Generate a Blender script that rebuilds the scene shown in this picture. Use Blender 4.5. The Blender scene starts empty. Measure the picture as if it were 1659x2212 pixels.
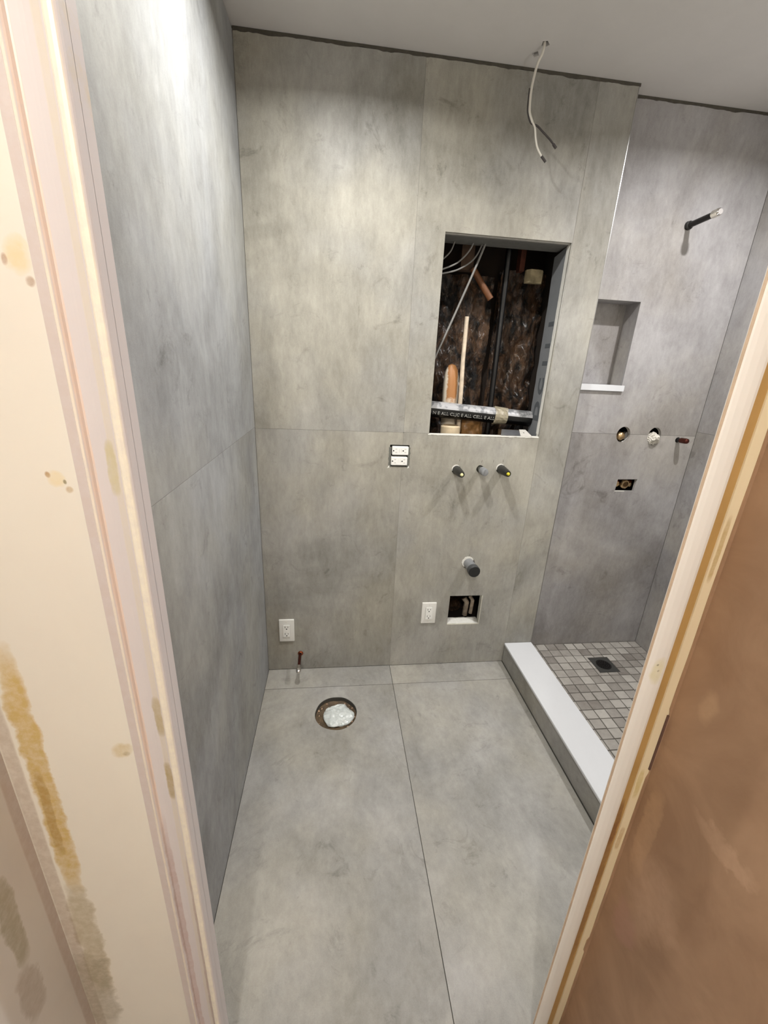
import bpy, bmesh, math, random
from mathutils import Vector, Matrix, noise
from mathutils.geometry import delaunay_2d_cdt
random.seed(7)
S = bpy.context.scene
COL = S.collection

# ---------------------------------------------------------------- camera, light, exposure
CAM = Vector((0.32438, -1.74638, 1.46876))
cam_d = bpy.data.cameras.new('camera'); cam = bpy.data.objects.new('camera', cam_d); COL.objects.link(cam)
rt = Vector((0.99281687, -0.11066646, 0.04547086)); up = Vector((-0.00589274, 0.33436093, 0.94242668)); fw = Vector((0.11949871, 0.93592505, -0.33130705))
M = Matrix((rt, up, -fw)).transposed().to_4x4(); M.translation = CAM
cam.matrix_world = M
cam_d.sensor_fit = 'VERTICAL'; cam_d.sensor_height = 24.0; cam_d.lens = 24.0 * 889.304 / 2212.0
cam_d.clip_start = 0.02
S.camera = cam
S.view_settings.view_transform = 'Standard'; S.view_settings.look = 'None'
S.view_settings.gamma = 1.0; S.view_settings.use_curve_mapping = False
S.view_settings.exposure = 0.0
w = bpy.data.worlds.new('world'); S.world = w; w.use_nodes = True
w.node_tree.nodes['Background'].inputs[0].default_value = (0.9, 0.93, 1.0, 1)
w.node_tree.nodes['Background'].inputs[1].default_value = 0.02

def spot(name, loc, power, col, size, blend, rad):
    l = bpy.data.lights.new(name, 'SPOT'); l.energy = power; l.color = col
    l.spot_size = math.radians(size); l.spot_blend = blend; l.shadow_soft_size = rad
    o = bpy.data.objects.new(name, l); COL.objects.link(o); o.location = loc
    return o
P_A, P_B, P_H, P_W = 16.4, 15.8, 46.0, 12.0
for loc_, p_, c_ in (((0.41, -0.60, 2.425), P_A, (1.0, 0.985, 0.95)), ((1.70, -0.62, 2.425), P_B, (1.0, 0.98, 0.98))):
    l_ = bpy.data.lights.new('recessed_light', 'AREA'); l_.shape = 'DISK'; l_.size = 0.05; l_.energy = p_; l_.color = c_; l_.spread = math.radians(160)
    o_ = bpy.data.objects.new('recessed_light', l_); COL.objects.link(o_); o_.location = loc_
hl = bpy.data.lights.new('hallway_light', 'POINT'); hl.energy = P_H; hl.color = (1.0, 0.98, 0.935); hl.shadow_soft_size = 0.035
wo = spot('ceiling_fill', (1.08, -1.02, 0.30), P_W, (1.0, 0.98, 0.96), 124, 1.0, 0.10)   # added unseen fill behind the right jamb, brightens the ceiling from below
wo.rotation_euler = (math.radians(180), 0, 0)
ho = bpy.data.objects.new('hallway_light', hl); COL.objects.link(ho); ho.location = (0.12, -2.50, 2.36)

# ---------------------------------------------------------------- helpers
def lin(c):
    return tuple(((v / 255) / 12.92 if v / 255 <= 0.04045 else ((v / 255 + 0.055) / 1.055) ** 2.4) for v in c) + (1.0,)
H = 2.444; W = 1.2266; XC = 1.3755; BR = 0.057; SW = 2.041; HS = 0.056; HC = 0.1165; JX = 0.6149; JY = -0.1353; YD = -1.165

class NT:
    def __init__(s, name):
        s.m = bpy.data.materials.new(name); s.m.use_nodes = True
        s.t = s.m.node_tree; s.b = s.t.nodes['Principled BSDF']
    def n(s, typ, **k):
        nd = s.t.nodes.new(typ)
        for a, v in k.items(): setattr(nd, a, v)
        return nd
    def l(s, a, b): s.t.links.new(a, b)
    def math(s, op, a, b=None, c=None):
        nd = s.n('ShaderNodeMath', operation=op)
        for i, v in enumerate((a, b, c)):
            if v is None: continue
            if isinstance(v, (int, float)): nd.inputs[i].default_value = v
            else: s.l(v, nd.inputs[i])
        return nd.outputs[0]
    def mapr(s, v, a, b, c=0.0, d=1.0):
        nd = s.n('ShaderNodeMapRange'); s.l(v, nd.inputs[0])
        for i, q in enumerate((a, b, c, d)): nd.inputs[i + 1].default_value = q
        return nd.outputs[0]
    def mix(s, f, a, b, blend='MIX'):
        nd = s.n('ShaderNodeMix', data_type='RGBA', blend_type=blend)
        if isinstance(f, (int, float)): nd.inputs[0].default_value = f
        else: s.l(f, nd.inputs[0])
        for i, v in ((6, a), (7, b)):
            if isinstance(v, tuple): nd.inputs[i].default_value = v
            else: s.l(v, nd.inputs[i])
        return nd.outputs[2]
    def coords(s, scale=(1, 1, 1), pid=False):
        tc = s.n('ShaderNodeTexCoord'); out = tc.outputs['Object']
        if pid:
            at = s.n('ShaderNodeAttribute', attribute_name='pid')
            sc = s.n('ShaderNodeVectorMath', operation='SCALE'); s.l(at.outputs['Vector'], sc.inputs[0]); sc.inputs[3].default_value = 7.31
            ad = s.n('ShaderNodeVectorMath', operation='ADD'); s.l(out, ad.inputs[0]); s.l(sc.outputs[0], ad.inputs[1]); out = ad.outputs[0]
        mp = s.n('ShaderNodeMapping'); s.l(out, mp.inputs[0]); mp.inputs['Scale'].default_value = scale
        return mp.outputs[0]
    def noise(s, co, sc, det=4, rough=0.55, dist=0.0):
        nd = s.n('ShaderNodeTexNoise'); s.l(co, nd.inputs['Vector'])
        nd.inputs['Scale'].default_value = sc; nd.inputs['Detail'].default_value = det
        nd.inputs['Roughness'].default_value = rough; nd.inputs['Distortion'].default_value = dist
        return nd.outputs['Fac']
    def set(s, **k):
        for a, v in k.items():
            i = s.b.inputs[a.replace('_', ' ')]
            if hasattr(v, 'is_linked') or hasattr(v, 'links'): s.l(v, i)
            else: i.default_value = v
        return s.m
    def bump(s, h, strength=0.2, dist=0.002):
        nd = s.n('ShaderNodeBump'); s.l(h, nd.inputs['Height']); nd.inputs['Strength'].default_value = strength; nd.inputs['Distance'].default_value = dist
        s.l(nd.outputs[0], s.b.inputs['Normal'])

def concrete(name, stretch, lo, hi, rough=0.56):
    t = NT(name)
    c1 = t.coords(stretch, True); c2 = t.coords((1, 1, 1), True)
    big = t.mapr(t.noise(c2, 1.7, 5, 0.6, 0.6), 0.38, 0.62)
    mid = t.mapr(t.noise(c1, 5.5, 8, 0.74, 0.3), 0.30, 0.70)
    fine = t.mapr(t.noise(c1, 38, 5, 0.7), 0.25, 0.75)
    grain = t.mapr(t.noise(c2, 420, 2, 0.6), 0.2, 0.8)
    blot = t.mapr(t.noise(t.coords((1, 1, 1), True), 7, 6, 0.75, 1.5), 0.42, 0.30)   # sparse darker smudges
    streak = t.mapr(t.noise(c1, 11, 6, 0.72, 0.4), 0.63, 0.78)                        # trowel marks, light
    f = t.math('ADD', t.math('MULTIPLY', big, 0.34), t.math('MULTIPLY', mid, 0.32))
    f = t.math('ADD', f, t.math('MULTIPLY', fine, 0.24))
    f = t.math('ADD', f, t.math('MULTIPLY', grain, 0.14))
    f = t.math('SUBTRACT', f, t.math('MULTIPLY', blot, 0.26))
    f = t.math('ADD', f, t.math('MULTIPLY', streak, 0.20))
    col = t.mix(f, lin(lo), lin(hi))
    warm = t.noise(c2, 2.3, 3)
    tint = t.mix(t.mapr(warm, 0.4, 0.62), (0.985, 0.99, 1.02, 1), (1.02, 1.0, 0.955, 1))
    col = t.mix(1.0, col, tint, 'MULTIPLY')
    t.bump(fine, 0.08, 0.001)
    return t.set(Base_Color=col, Roughness=t.mapr(mid, 0, 1, rough + 0.08, rough - 0.06), Specular_IOR_Level=0.3)

def plain(name, c, rough=0.5, metal=0.0, var=0.0, scale=30, **k):
    t = NT(name)
    col = lin(c)
    if var:
        f = t.mapr(t.noise(t.coords(), scale, 4, 0.65), 0.3, 0.7, 1 - var, 1 + var)
        g = t.n('ShaderNodeCombineColor')
        for i in range(3): t.l(f, g.inputs[i])
        col = t.mix(1.0, col, g.outputs[0], 'MULTIPLY')
    return t.set(Base_Color=col, Roughness=rough, Metallic=metal, **k)

def stained(name, base, stains, base2=None, rough=0.5, axis=(0, 2), bscale=3.0, bamt=0.5):
    """painted surface with soft-edged stains: (x, z, rx, rz, colour, strength)"""
    t = NT(name)
    tc = t.n('ShaderNodeTexCoord'); sp = t.n('ShaderNodeSeparateXYZ'); t.l(tc.outputs['Object'], sp.inputs[0])
    col = lin(base)
    if base2:
        f = t.mapr(t.noise(t.coords((1, 1, 0.8)), bscale, 5, 0.6, 0.5), 0.35, 0.65, 0, bamt)
        col = t.mix(f, col, lin(base2))
    nz = t.noise(t.coords(), 26, 4, 0.6); nzc = t.math('SUBTRACT', nz, 0.5)
    nb = t.noise(t.coords(), 70, 4, 0.7)
    for (x, z, rx, rz, c, s) in stains:
        am = 0.3 if rz > 0.5 else 1.6
        dx = t.math('DIVIDE', t.math('SUBTRACT', t.math('ADD', sp.outputs[axis[0]], t.math('MULTIPLY', nzc, rx * am)), x), rx)
        dz = t.math('DIVIDE', t.math('SUBTRACT', t.math('ADD', sp.outputs[axis[1]], t.math('MULTIPLY', nzc, rx * 2.0)), z), rz)
        dd = t.math('ADD', t.math('POWER', t.math('ABSOLUTE', dx), 4.0), t.math('POWER', t.math('ABSOLUTE', dz), 4.0)) if rz > rx * 2.5 else t.math('ADD', t.math('POWER', t.math('ABSOLUTE', dx), 2.0), t.math('POWER', t.math('ABSOLUTE', dz), 2.0))
        m = t.math('MULTIPLY', t.mapr(dd, 1.25, 0.35), t.mapr(nb, 0.3, 0.6, s * 0.6, s))
        col = t.mix(m, col, lin(c))
    return t.set(Base_Color=col, Roughness=rough)

def tag(o, label=None, cat=None, group=None, kind=None):
    if label: o['label'] = label
    if cat: o['category'] = cat
    if group: o['group'] = group
    if kind: o['kind'] = kind
    return o
def obj(name, bm, m, parent=None, smooth=False, kind=None, label=None, cat=None, group=None):
    bmesh.ops.recalc_face_normals(bm, faces=bm.faces)
    me = bpy.data.meshes.new(name); bm.to_mesh(me); bm.free()
    ms = m if isinstance(m, (list, tuple)) else [m]
    for q in ms: me.materials.append(q)
    if smooth:
        me.shade_smooth() if hasattr(me, 'shade_smooth') else None
        try: me.set_sharp_from_angle(angle=math.radians(38))
        except Exception: pass
    o = bpy.data.objects.new(name, me); COL.objects.link(o)
    if parent: 
        o.parent = parent; o.matrix_parent_inverse = Matrix.Translation(-parent.location)
    return tag(o, label, cat, group, kind)
def thing(name, label, cat, loc=(0, 0, 0), group=None):
    o = bpy.data.objects.new(name, None); COL.objects.link(o); o.location = loc; o.empty_display_size = 0.02
    return tag(o, label, cat, group)
def dup(root, delta, label=None, group=None):
    r = root.copy(); COL.objects.link(r); r.location = Vector(root.location) + Vector(delta)
    if label: r['label'] = label
    for ch in list(root.children):
        c = ch.copy(); COL.objects.link(c); c.parent = r; c.matrix_parent_inverse = ch.matrix_parent_inverse.copy()
        for g in ch.children:
            e = g.copy(); COL.objects.link(e); e.parent = c; e.matrix_parent_inverse = g.matrix_parent_inverse.copy()
    return r
def box(bm, a, b):
    vs = [bm.verts.new((x, y, z)) for x in (a[0], b[0]) for y in (a[1], b[1]) for z in (a[2], b[2])]
    return [bm.faces.new([vs[i] for i in f]) for f in ((0, 1, 3, 2), (4, 6, 7, 5), (0, 4, 5, 1), (2, 3, 7, 6), (0, 2, 6, 4), (1, 5, 7, 3))]
def rbox(bm, a, b, r, axis=1, seg=3):
    """box with rounded corners in the plane across `axis` plus a small front bevel"""
    t = bmesh.new(); box(t, a, b)
    es = [e for e in t.edges if abs((e.verts[0].co - e.verts[1].co)[axis]) > 1e-6]
    bmesh.ops.bevel(t, geom=es, offset=r, segments=seg, affect='EDGES', profile=0.5)
    me = bpy.data.meshes.new('tmp'); t.to_mesh(me); t.free(); bm.from_mesh(me); bpy.data.meshes.remove(me)
def tube(bm, pts, r, seg=16, cap=True):
    pts = [Vector(p) for p in pts]; rs = r if isinstance(r, (list, tuple)) else [r] * len(pts)
    prev = None; rings = []
    for i, p in enumerate(pts):
        d = (pts[min(i + 1, len(pts) - 1)] - pts[max(i - 1, 0)]).normalized()
        if prev is None:
            a = d.orthogonal().normalized()
        else:
            a = (prev - d * prev.dot(d)).normalized()
        prev = a; b = d.cross(a)
        rings.append([bm.verts.new(p + (a * math.cos(2 * math.pi * k / seg) + b * math.sin(2 * math.pi * k / seg)) * rs[i]) for k in range(seg)])
    for i in range(len(rings) - 1):
        for k in range(seg):
            bm.faces.new((rings[i][k], rings[i][(k + 1) % seg], rings[i + 1][(k + 1) % seg], rings[i + 1][k]))
    if cap:
        bm.faces.new(rings[0]); bm.faces.new(rings[-1][::-1])
def lathe(bm, base, axis, prof, seg=28):
    """prof = [(distance along axis, radius)]"""
    base = Vector(base); ax = Vector(axis).normalized(); a = ax.orthogonal().normalized(); b = ax.cross(a); rings = []
    for t, r in prof:
        if r < 1e-6: rings.append([bm.verts.new(base + ax * t)])
        else: rings.append([bm.verts.new(base + ax * t + (a * math.cos(2 * math.pi * k / seg) + b * math.sin(2 * math.pi * k / seg)) * r) for k in range(seg)])
    for i in range(len(rings) - 1):
        A, B = rings[i], rings[i + 1]
        for k in range(seg):
            k2 = (k + 1) % seg
            if len(A) == 1 and len(B) == 1: continue
            if len(A) == 1: bm.faces.new((A[0], B[k2], B[k]))
            elif len(B) == 1: bm.faces.new((A[k], A[k2], B[0]))
            else: bm.faces.new((A[k], A[k2], B[k2], B[k]))
def circ(c, r, n=32, wob=0.0, seed=0):
    return [(c[0] + r * (1 + wob * (noise.noise((math.cos(q) * 1.7 + seed, math.sin(q) * 1.7, seed * 3.1)))) * math.cos(q), c[1] + r * (1 + wob * (noise.noise((math.cos(q) * 1.7 + seed, math.sin(q) * 1.7, seed * 3.1)))) * math.sin(q)) for q in [2 * math.pi * k / n for k in range(n)]]
def rect(x0, y0, x1, y1): return [(x0, y0), (x1, y0), (x1, y1), (x0, y1)]
def inside(p, lp):
    c = False
    for i in range(len(lp)):
        a, b = lp[i], lp[i - 1]
        if (a[1] > p[1]) != (b[1] > p[1]) and p[0] < (b[0] - a[0]) * (p[1] - a[1]) / (b[1] - a[1]) + a[0]: c = not c
    return c
def keep(p, outer, holes): return inside(p, outer) and not any(inside(p, h) for h in holes)
def prism(bm, outer, holes, fr, d0, d1, pid=None):
    """flat plate with holes; fr = (origin, U, V, N); front at depth d0, back at d1 along N"""
    o, U, V, N = [Vector(q) for q in fr]
    loops = [outer] + list(holes); vs = []; es = []
    for lp in loops:
        s = len(vs); vs += [Vector(p) for p in lp]; es += [(s + i, s + (i + 1) % len(lp)) for i in range(len(lp))]
    ov, oe, of, *_ = delaunay_2d_cdt(vs, es, [], 1, 1e-7)
    of = [f for f in of if keep(sum((ov[i] for i in f), Vector((0, 0))) / len(f), outer, holes)]
    lay = bm.faces.layers.float.get('pid') or bm.faces.layers.float.new('pid')
    fs = []
    for d in (d0, d1):
        q = [bm.verts.new(o + U * v.x + V * v.y + N * d) for v in ov]
        for f in of:
            fs.append(bm.faces.new([q[i] for i in f]))
    for lp in loops:
        a = [bm.verts.new(o + U * p[0] + V * p[1] + N * d0) for p in lp]; b = [bm.verts.new(o + U * p[0] + V * p[1] + N * d1) for p in lp]
        for i in range(len(lp)):
            j = (i + 1) % len(lp); fs.append(bm.faces.new((a[i], a[j], b[j], b[i])))
    if pid is not None:
        for f in fs: f[lay] = pid
FR_BACK = ((0, 0, 0), (1, 0, 0), (0, 0, 1), (0, 1, 0))       # u = x, v = z, into the wall = +y
FR_LEFT = ((0, 0, 0), (0, 1, 0), (0, 0, 1), (-1, 0, 0))      # u = y
FR_RIGHT = ((SW, 0, 0), (0, 1, 0), (0, 0, 1), (1, 0, 0))
FR_SHOWER = ((0, BR, 0), (1, 0, 0), (0, 0, 1), (0, 1, 0))
FR_FLOOR = ((0, 0, 0), (1, 0, 0), (0, 1, 0), (0, 0, -1))
FR_CEIL = ((0, 0, H), (1, 0, 0), (0, 1, 0), (0, 0, 1))

# ---------------------------------------------------------------- materials
tile_wall = concrete('concrete_tile_wall', (1.6, 1.6, 0.55), (106, 104, 97), (183, 181, 173))
tile_left = concrete('concrete_tile_left', (1.0, 1.4, 0.62), (108, 108, 106), (180, 182, 182))
tile_shower = concrete('concrete_tile_shower', (1.6, 1.6, 0.7), (112, 108, 106), (184, 182, 180))
tile_floor = concrete('concrete_tile_floor', (1.2, 0.8, 1.0), (112, 111, 106), (180, 178, 172))
grout = plain('dark_grout', (62, 60, 55), 0.9)
seam = plain('tile_seam', (128, 126, 120), 0.9)
board = plain('cement_board', (205, 203, 196), 0.95, var=0.12, scale=60)
paint_ceiling = plain('ceiling_paint', (203, 200, 197), 0.8, var=0.03, scale=5)
paint_cream = plain('cream_paint', (232, 222, 204), 0.55, var=0.02, scale=6)
quartz = plain('white_quartz', (212, 214, 217), 0.4, var=0.01)
white_plastic = plain('white_plastic', (238, 238, 234), 0.35)
grey_plastic = plain('grey_plastic', (128, 130, 132), 0.4, var=0.08, scale=90)
black_rubber = plain('black_rubber', (24, 25, 25), 0.45)
black_plastic = plain('black_plastic', (34, 34, 32), 0.4)
slot_black = plain('slot_black', (14, 13, 12), 0.7)
caulk = plain('white_caulk', (226, 225, 218), 0.6, var=0.05)
copper = plain('copper_pipe', (150, 84, 60), 0.35, 1.0, var=0.25, scale=60)
dark_copper = plain('tarnished_copper', (92, 52, 44), 0.38, 0.9, var=0.2, scale=60)
brass = plain('brass', (196, 168, 128), 0.30, 1.0, var=0.2, scale=80)
chrome = plain('chrome', (225, 222, 218), 0.18, 1.0)
steel_dark = plain('dark_steel', (48, 46, 46), 0.38, 0.7)
iron = plain('drain_grey', (74, 74, 72), 0.45, 0.4)
wood_dark = plain('rough_stud_wood', (34, 25, 18), 0.95, var=0.3, scale=12)
wood = plain('stud_wood', (74, 56, 42), 0.85, var=0.25, scale=20)
abs_black = plain('black_pipe', (5, 5, 6), 0.35)
cable_grey = plain('grey_cable', (128, 127, 124), 0.45)
cable_white = plain('white_wire', (214, 210, 200), 0.45)
cable_dark = plain('dark_wire', (60, 55, 54), 0.5)
foam = plain('grey_backer_board', (122, 125, 128), 0.7, var=0.05, scale=25)
print_dark = plain('dark_print', (84, 88, 92), 0.7)
print_light = plain('light_print', (182, 182, 178), 0.6)
thinset = plain('grey_thinset', (104, 104, 98), 0.95, var=0.15, scale=120)

# ---------------------------------------------------------------- setting: back wall
g = 0.0005
CAB = (0.726, 1.207, 1.2235, 1.952)
SQ = (0.900, 0.241, 1.069, 0.408)
GB = (0.560, 1.060, 0.645, 1.157)
ZJ = 1.2105
bm = bmesh.new()
TOP = H - 0.009
# left column, lower panel (notched for the double outlet) and upper panel
prism(bm, [(0.001, 0.001), (JX - g, 0.001), (JX - g, GB[1]), (GB[0], GB[1]), (GB[0], GB[3]), (JX - g, GB[3]), (JX - g, ZJ - g), (0.001, ZJ - g)], [], FR_BACK, 0, 0.010, 0.31)
prism(bm, rect(0.001, ZJ + g, JX - g, TOP), [], FR_BACK, 0, 0.010, 1.7)
# middle column around the cabinet opening, box and pipe holes
stubs = [(0.864, 1.052, 0.021), (0.972, 1.058, 0.017), (1.069, 1.060, 0.021)]
holes = [circ((x, z), r, 24, 0.08, i) for i, (x, z, r) in enumerate(stubs)] + [circ((0.973, 0.590), 0.031, 28), rect(*SQ)]
prism(bm, [(JX + g, 0.001), (W - g, 0.001), (W - g, ZJ - g), (CAB[2], ZJ - g), (CAB[2], CAB[1]), (CAB[0], CAB[1]), (CAB[0], ZJ - g), (JX + g, ZJ - g), (JX + g, GB[3]), (GB[2], GB[3]), (GB[2], GB[1]), (JX + g, GB[1])], holes, FR_BACK, 0, 0.010, 2.6)
prism(bm, [(JX + g, ZJ + g), (CAB[0], ZJ + g), (CAB[0], CAB[3]), (CAB[2], CAB[3]), (CAB[2], ZJ + g), (W - g, ZJ + g), (W - g, TOP), (JX + g, TOP)], [], FR_BACK, 0, 0.010, 3.2)
# right strip beside the shower, with its return to the recess
prism(bm, rect(W + g, 0.001, XC - 0.002, TOP), [], FR_BACK, 0, 0.010, 4.4)
prism(bm, rect(0.002, 0.0, BR + 0.02, TOP), [], ((XC, 0, 0), (0, 1, 0), (0, 0, 1), (-1, 0, 0)), 0, 0.009, 4.9)
wall_back = obj('wall_back', bm, tile_wall, kind='structure')
bm = bmesh.new()
e = 0.0005
bh = [circ((x, z), r * 0.97, 24) for (x, z, r) in stubs] + [circ((0.973, 0.590), 0.030, 28), rect(SQ[0] + e, SQ[1] + 0.001, SQ[2] - e, SQ[3] - e), rect(CAB[0] + e, CAB[1] + 0.001, CAB[2] - e, CAB[3] - e), rect(GB[0] + e, GB[1] + e, GB[2] - e, GB[3] - e)]
prism(bm, rect(-0.03, -0.03, XC - 0.010, H - 0.001), bh, FR_BACK, 0.0104, 0.026)
obj('backer_board', bm, board, wall_back)
bm = bmesh.new()
box(bm, (XC - 0.0022, -0.0006, HC), (XC + 0.0004, 0.0020, TOP))
obj('edge_trim', bm, plain('steel_edge_trim', (170, 170, 168), 0.36, 1.0), wall_back)
def seam_fill(parent, boxes):
    bm = bmesh.new()
    for a, b in boxes: box(bm, a, b)
    return obj('seam_fill', bm, seam, parent)
seam_fill(wall_back, [((JX - .003, 0.0006, 0), (JX + .003, 0.002, GB[1])), ((JX - .003, 0.0006, GB[3]), (JX + .003, 0.002, TOP)), ((W - .003, 0.0006, 0), (W - 0.0001, 0.002, CAB[1])), ((W - 0.0024, 0.0006, 0), (W + .003, 0.002, TOP)), ((0, 0.0006, ZJ - .003), (CAB[0] - .001, 0.002, ZJ + .003))])
# left wall
bm = bmesh.new()
prism(bm, rect(YD, 0.001, -0.001, 1.2145), [], FR_LEFT, 0, 0.010, 5.5)
prism(bm, rect(YD, 1.2157, -0.001, TOP), [], FR_LEFT, 0, 0.010, 6.2)
prism(bm, rect(YD, -0.02, 0.03, H), [], FR_LEFT, 0.0104, 0.03, 0)
seam_fill(obj('wall_left', bm, tile_left, kind='structure'), [((-0.002, YD, 1.212), (-0.0004, 0, 1.218))])
# shower back wall: niche, valve holes astride the joint, spout window, arm and stub holes
ZS = 1.2245
NI = (1.386, 1.440, 1.604, 1.778)
def arcpts(cx, cz, rx, rz, a0, a1, n=14): return [(cx + rx * math.cos(a0 + (a1 - a0) * i / n), cz + rz * math.sin(a0 + (a1 - a0) * i / n)) for i in range(n + 1)]
h1 = (1.667, 1.222, 0.034, 0.037); h2 = (1.826, 1.219, 0.034, 0.041)
JR = 1.437
def notch(h, z, upper):
    s = (z - h[1]) / h[3]; a = math.asin(max(-1, min(1, s)))
    return arcpts(*h, math.pi - a, a) if upper else arcpts(*h, math.pi - a, 2 * math.pi + a, 20)
bm = bmesh.new()
z1, z0 = ZS + g, ZS - g
RX = SW - 0.001
prism(bm, [(XC + 0.0005, z1)] + notch(h1, z1, True) + notch(h2, z1, True) + [(RX, z1), (RX, TOP), (XC + 0.0005, TOP)], [rect(*NI), circ((1.733, 2.062), 0.016, 20)], FR_SHOWER, 0, 0.010, 7.7)
prism(bm, [(XC + 0.0005, 0.02), (RX, 0.02), (RX, z0)] + notch(h2, z0, False)[::-1] + notch(h1, z0, False)[::-1] + [(XC + 0.0005, z0)], [[(1.692, 0.948), (1.789, 0.948), (1.797, 1.008), (1.694, 1.006)], circ((1.953, 1.2045), 0.013, 16)], FR_SHOWER, 0, 0.010, 8.3)
wall_shower = obj('wall_shower', bm, tile_shower, kind='structure')
bm = bmesh.new()
prism(bm, rect(XC - 0.02, 0.0, SW + 0.03, H), [rect(NI[0] - .008, NI[1] - .008, NI[2] + .008, NI[3] + .008), circ(h1[:2], 0.036, 24), circ(h2[:2], 0.039, 24), rect(1.688, 0.944, 1.80, 1.010), circ((1.733, 2.062), 0.017, 20), circ((1.953, 1.2045), 0.014, 16)], FR_SHOWER, 0.0104, 0.022)
obj('backer_board', bm, board, wall_shower)
bm = bmesh.new()   # the niche lining: back, sides, top
d = 0.092
prism(bm, rect(NI[0] - .006, NI[1] - .006, NI[2] + .006, NI[3] + .006), [], FR_SHOWER, d, d + 0.008, 9.1)
for (a, b) in (((NI[2], BR + .010, NI[1] - .006), (NI[2] + .007, BR + d, NI[3])), ((NI[0] - .007, BR + .010, NI[1] - .006), (NI[0], BR + d, NI[3])), ((NI[0] - .007, BR + .010, NI[3]), (NI[2] + .007, BR + d, NI[3] + .007)), ((NI[0] - .007, BR + .010, NI[1] - .014), (NI[2] + .007, BR + d, NI[1] - .007))):
    box(bm, a, b)
obj('niche_lining', bm, tile_shower, wall_shower)
# shower right wall
bm = bmesh.new()
prism(bm, rect(YD, 0.02, BR - 0.001, 1.2445), [], FR_RIGHT, 0, 0.010, 10.3)
prism(bm, rect(YD, 1.2457, BR - 0.001, TOP), [], FR_RIGHT, 0, 0.010, 11.9)
prism(bm, rect(YD, -0.02, BR + 0.03, H), [], FR_RIGHT, 0.0104, 0.03, 0)
seam_fill(obj('wall_right', bm, tile_shower, kind='structure'), [((SW + 0.0008, YD, 1.242), (SW + 0.002, BR, 1.248))])

# ---------------------------------------------------------------- floor
FC = (0.337, -0.297); FRAD = 0.094
gf = 0.0012
bm = bmesh.new()
prism(bm, rect(0.0015, JY + gf, JX - gf, -0.0015), [], FR_FLOOR, 0, 0.010, 0.7)
prism(bm, rect(JX + gf, JY + gf, W - 0.001, -0.0015), [], FR_FLOOR, 0, 0.010, 1.9)
prism(bm, rect(0.0015, -1.34, JX - gf, JY - gf), [circ(FC, FRAD, 48, 0.03, 2)], FR_FLOOR, 0, 0.010, 2.2)
prism(bm, rect(JX + gf, -1.34, W - 0.001, JY - gf), [], FR_FLOOR, 0, 0.010, 3.9)
floor = obj('floor', bm, tile_floor, kind='structure')
bm = bmesh.new()
prism(bm, rect(-0.02, -1.36, W + 0.02, 0.02), [circ(FC, FRAD - 0.001, 48, 0.03, 2)], FR_FLOOR, 0.0016, 0.03)
obj('grout_bed', bm, grout, floor)
bm = bmesh.new()
prism(bm, rect(-0.17, -3.35, 0.90, -1.345), [], FR_FLOOR, 0.002, 0.03)
obj('floor', bm, plain('hallway_floor', (176, 172, 166), 0.6, var=0.1, scale=5), kind='structure')

# shower floor mosaic
mosaic = NT('mosaic_tile')
at = mosaic.n('ShaderNodeAttribute', attribute_name='pid')
mm = mosaic.mapr(mosaic.noise(mosaic.coords(), 40, 4), 0.3, 0.7, -0.12, 0.12)
mc = mosaic.mix(mosaic.math('ADD', at.outputs['Fac'], mm), lin((120, 114, 108)), lin((182, 178, 171)))
mosaic_m = mosaic.set(Base_Color=mc, Roughness=0.5)
DR = (1.673, -0.180, 1.781, -0.070)
bm = bmesh.new(); lay = bm.faces.layers.float.new('pid')
px_, py_ = 0.0555, 0.0515; gp = 0.0022
ox, oy = XC + 0.002, BR - 0.003
for i in range(12):
    for j in range(24):
        x0 = ox + i * px_; y1 = oy - j * py_
        if i == 11: x1 = SW - 0.003
        else: x1 = x0 + px_
        y0 = y1 - py_
        if y0 < YD: continue
        J = lambda: random.uniform(-0.0009, 0.0009)
        a, b, c, dd = x0 + gp + J(), y0 + gp + J(), x1 - gp + J(), y1 - gp + J()
        # tiles cut around the drain
        cut = [(a, b, c, dd)]
        if a < DR[2] and c > DR[0] and b < DR[3] and dd > DR[1]:
            cut = []
            if a < DR[0] - .004: cut.append((a, b, DR[0] - .003, dd))
            if c > DR[2] + .004: cut.append((DR[2] + .003, b, c, dd))
            aa, cc = max(a, DR[0] - .003), min(c, DR[2] + .003)
            if b < DR[1] - .004: cut.append((aa, b, cc, DR[1] - .003))
            if dd > DR[3] + .004: cut.append((aa, DR[3] + .003, cc, dd))
        pv = random.choice((0.15, 0.3, 0.4, 0.5, 0.6, 0.7, 0.85)) + random.uniform(-.08, .08)
        for (a, b, c, dd) in cut:
            vb = [bm.verts.new((x, y, HS - 0.006)) for x, y in rect(a, b, c, dd)]
            vm = [bm.verts.new((x + J() * .6, y + J() * .6, HS - 0.0008)) for x, y in rect(a, b, c, dd)]
            k = 0.0012
            vt = [bm.verts.new((x, y, HS)) for x, y in rect(a + k, b + k, c - k, dd - k)]
            fs = [bm.faces.new(vt)]
            for q in range(4):
                fs.append(bm.faces.new((vb[q], vb[(q + 1) % 4], vm[(q + 1) % 4], vm[q])))
                fs.append(bm.faces.new((vm[q], vm[(q + 1) % 4], vt[(q + 1) % 4], vt[q])))
            for f in fs: f[lay] = pv
sf = obj('floor_shower', bm, mosaic_m, kind='structure')
bm = bmesh.new()
prism(bm, rect(XC - 0.01, YD, SW + 0.01, BR + 0.012), [circ((1.727, -0.125), 0.04, 24)], ((0, 0, HS), (1, 0, 0), (0, 1, 0), (0, 0, -1)), 0.0022, 0.05)
obj('grout_bed', bm, plain('mosaic_grout', (88, 84, 78), 0.95, var=0.1, scale=60), sf)

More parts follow.
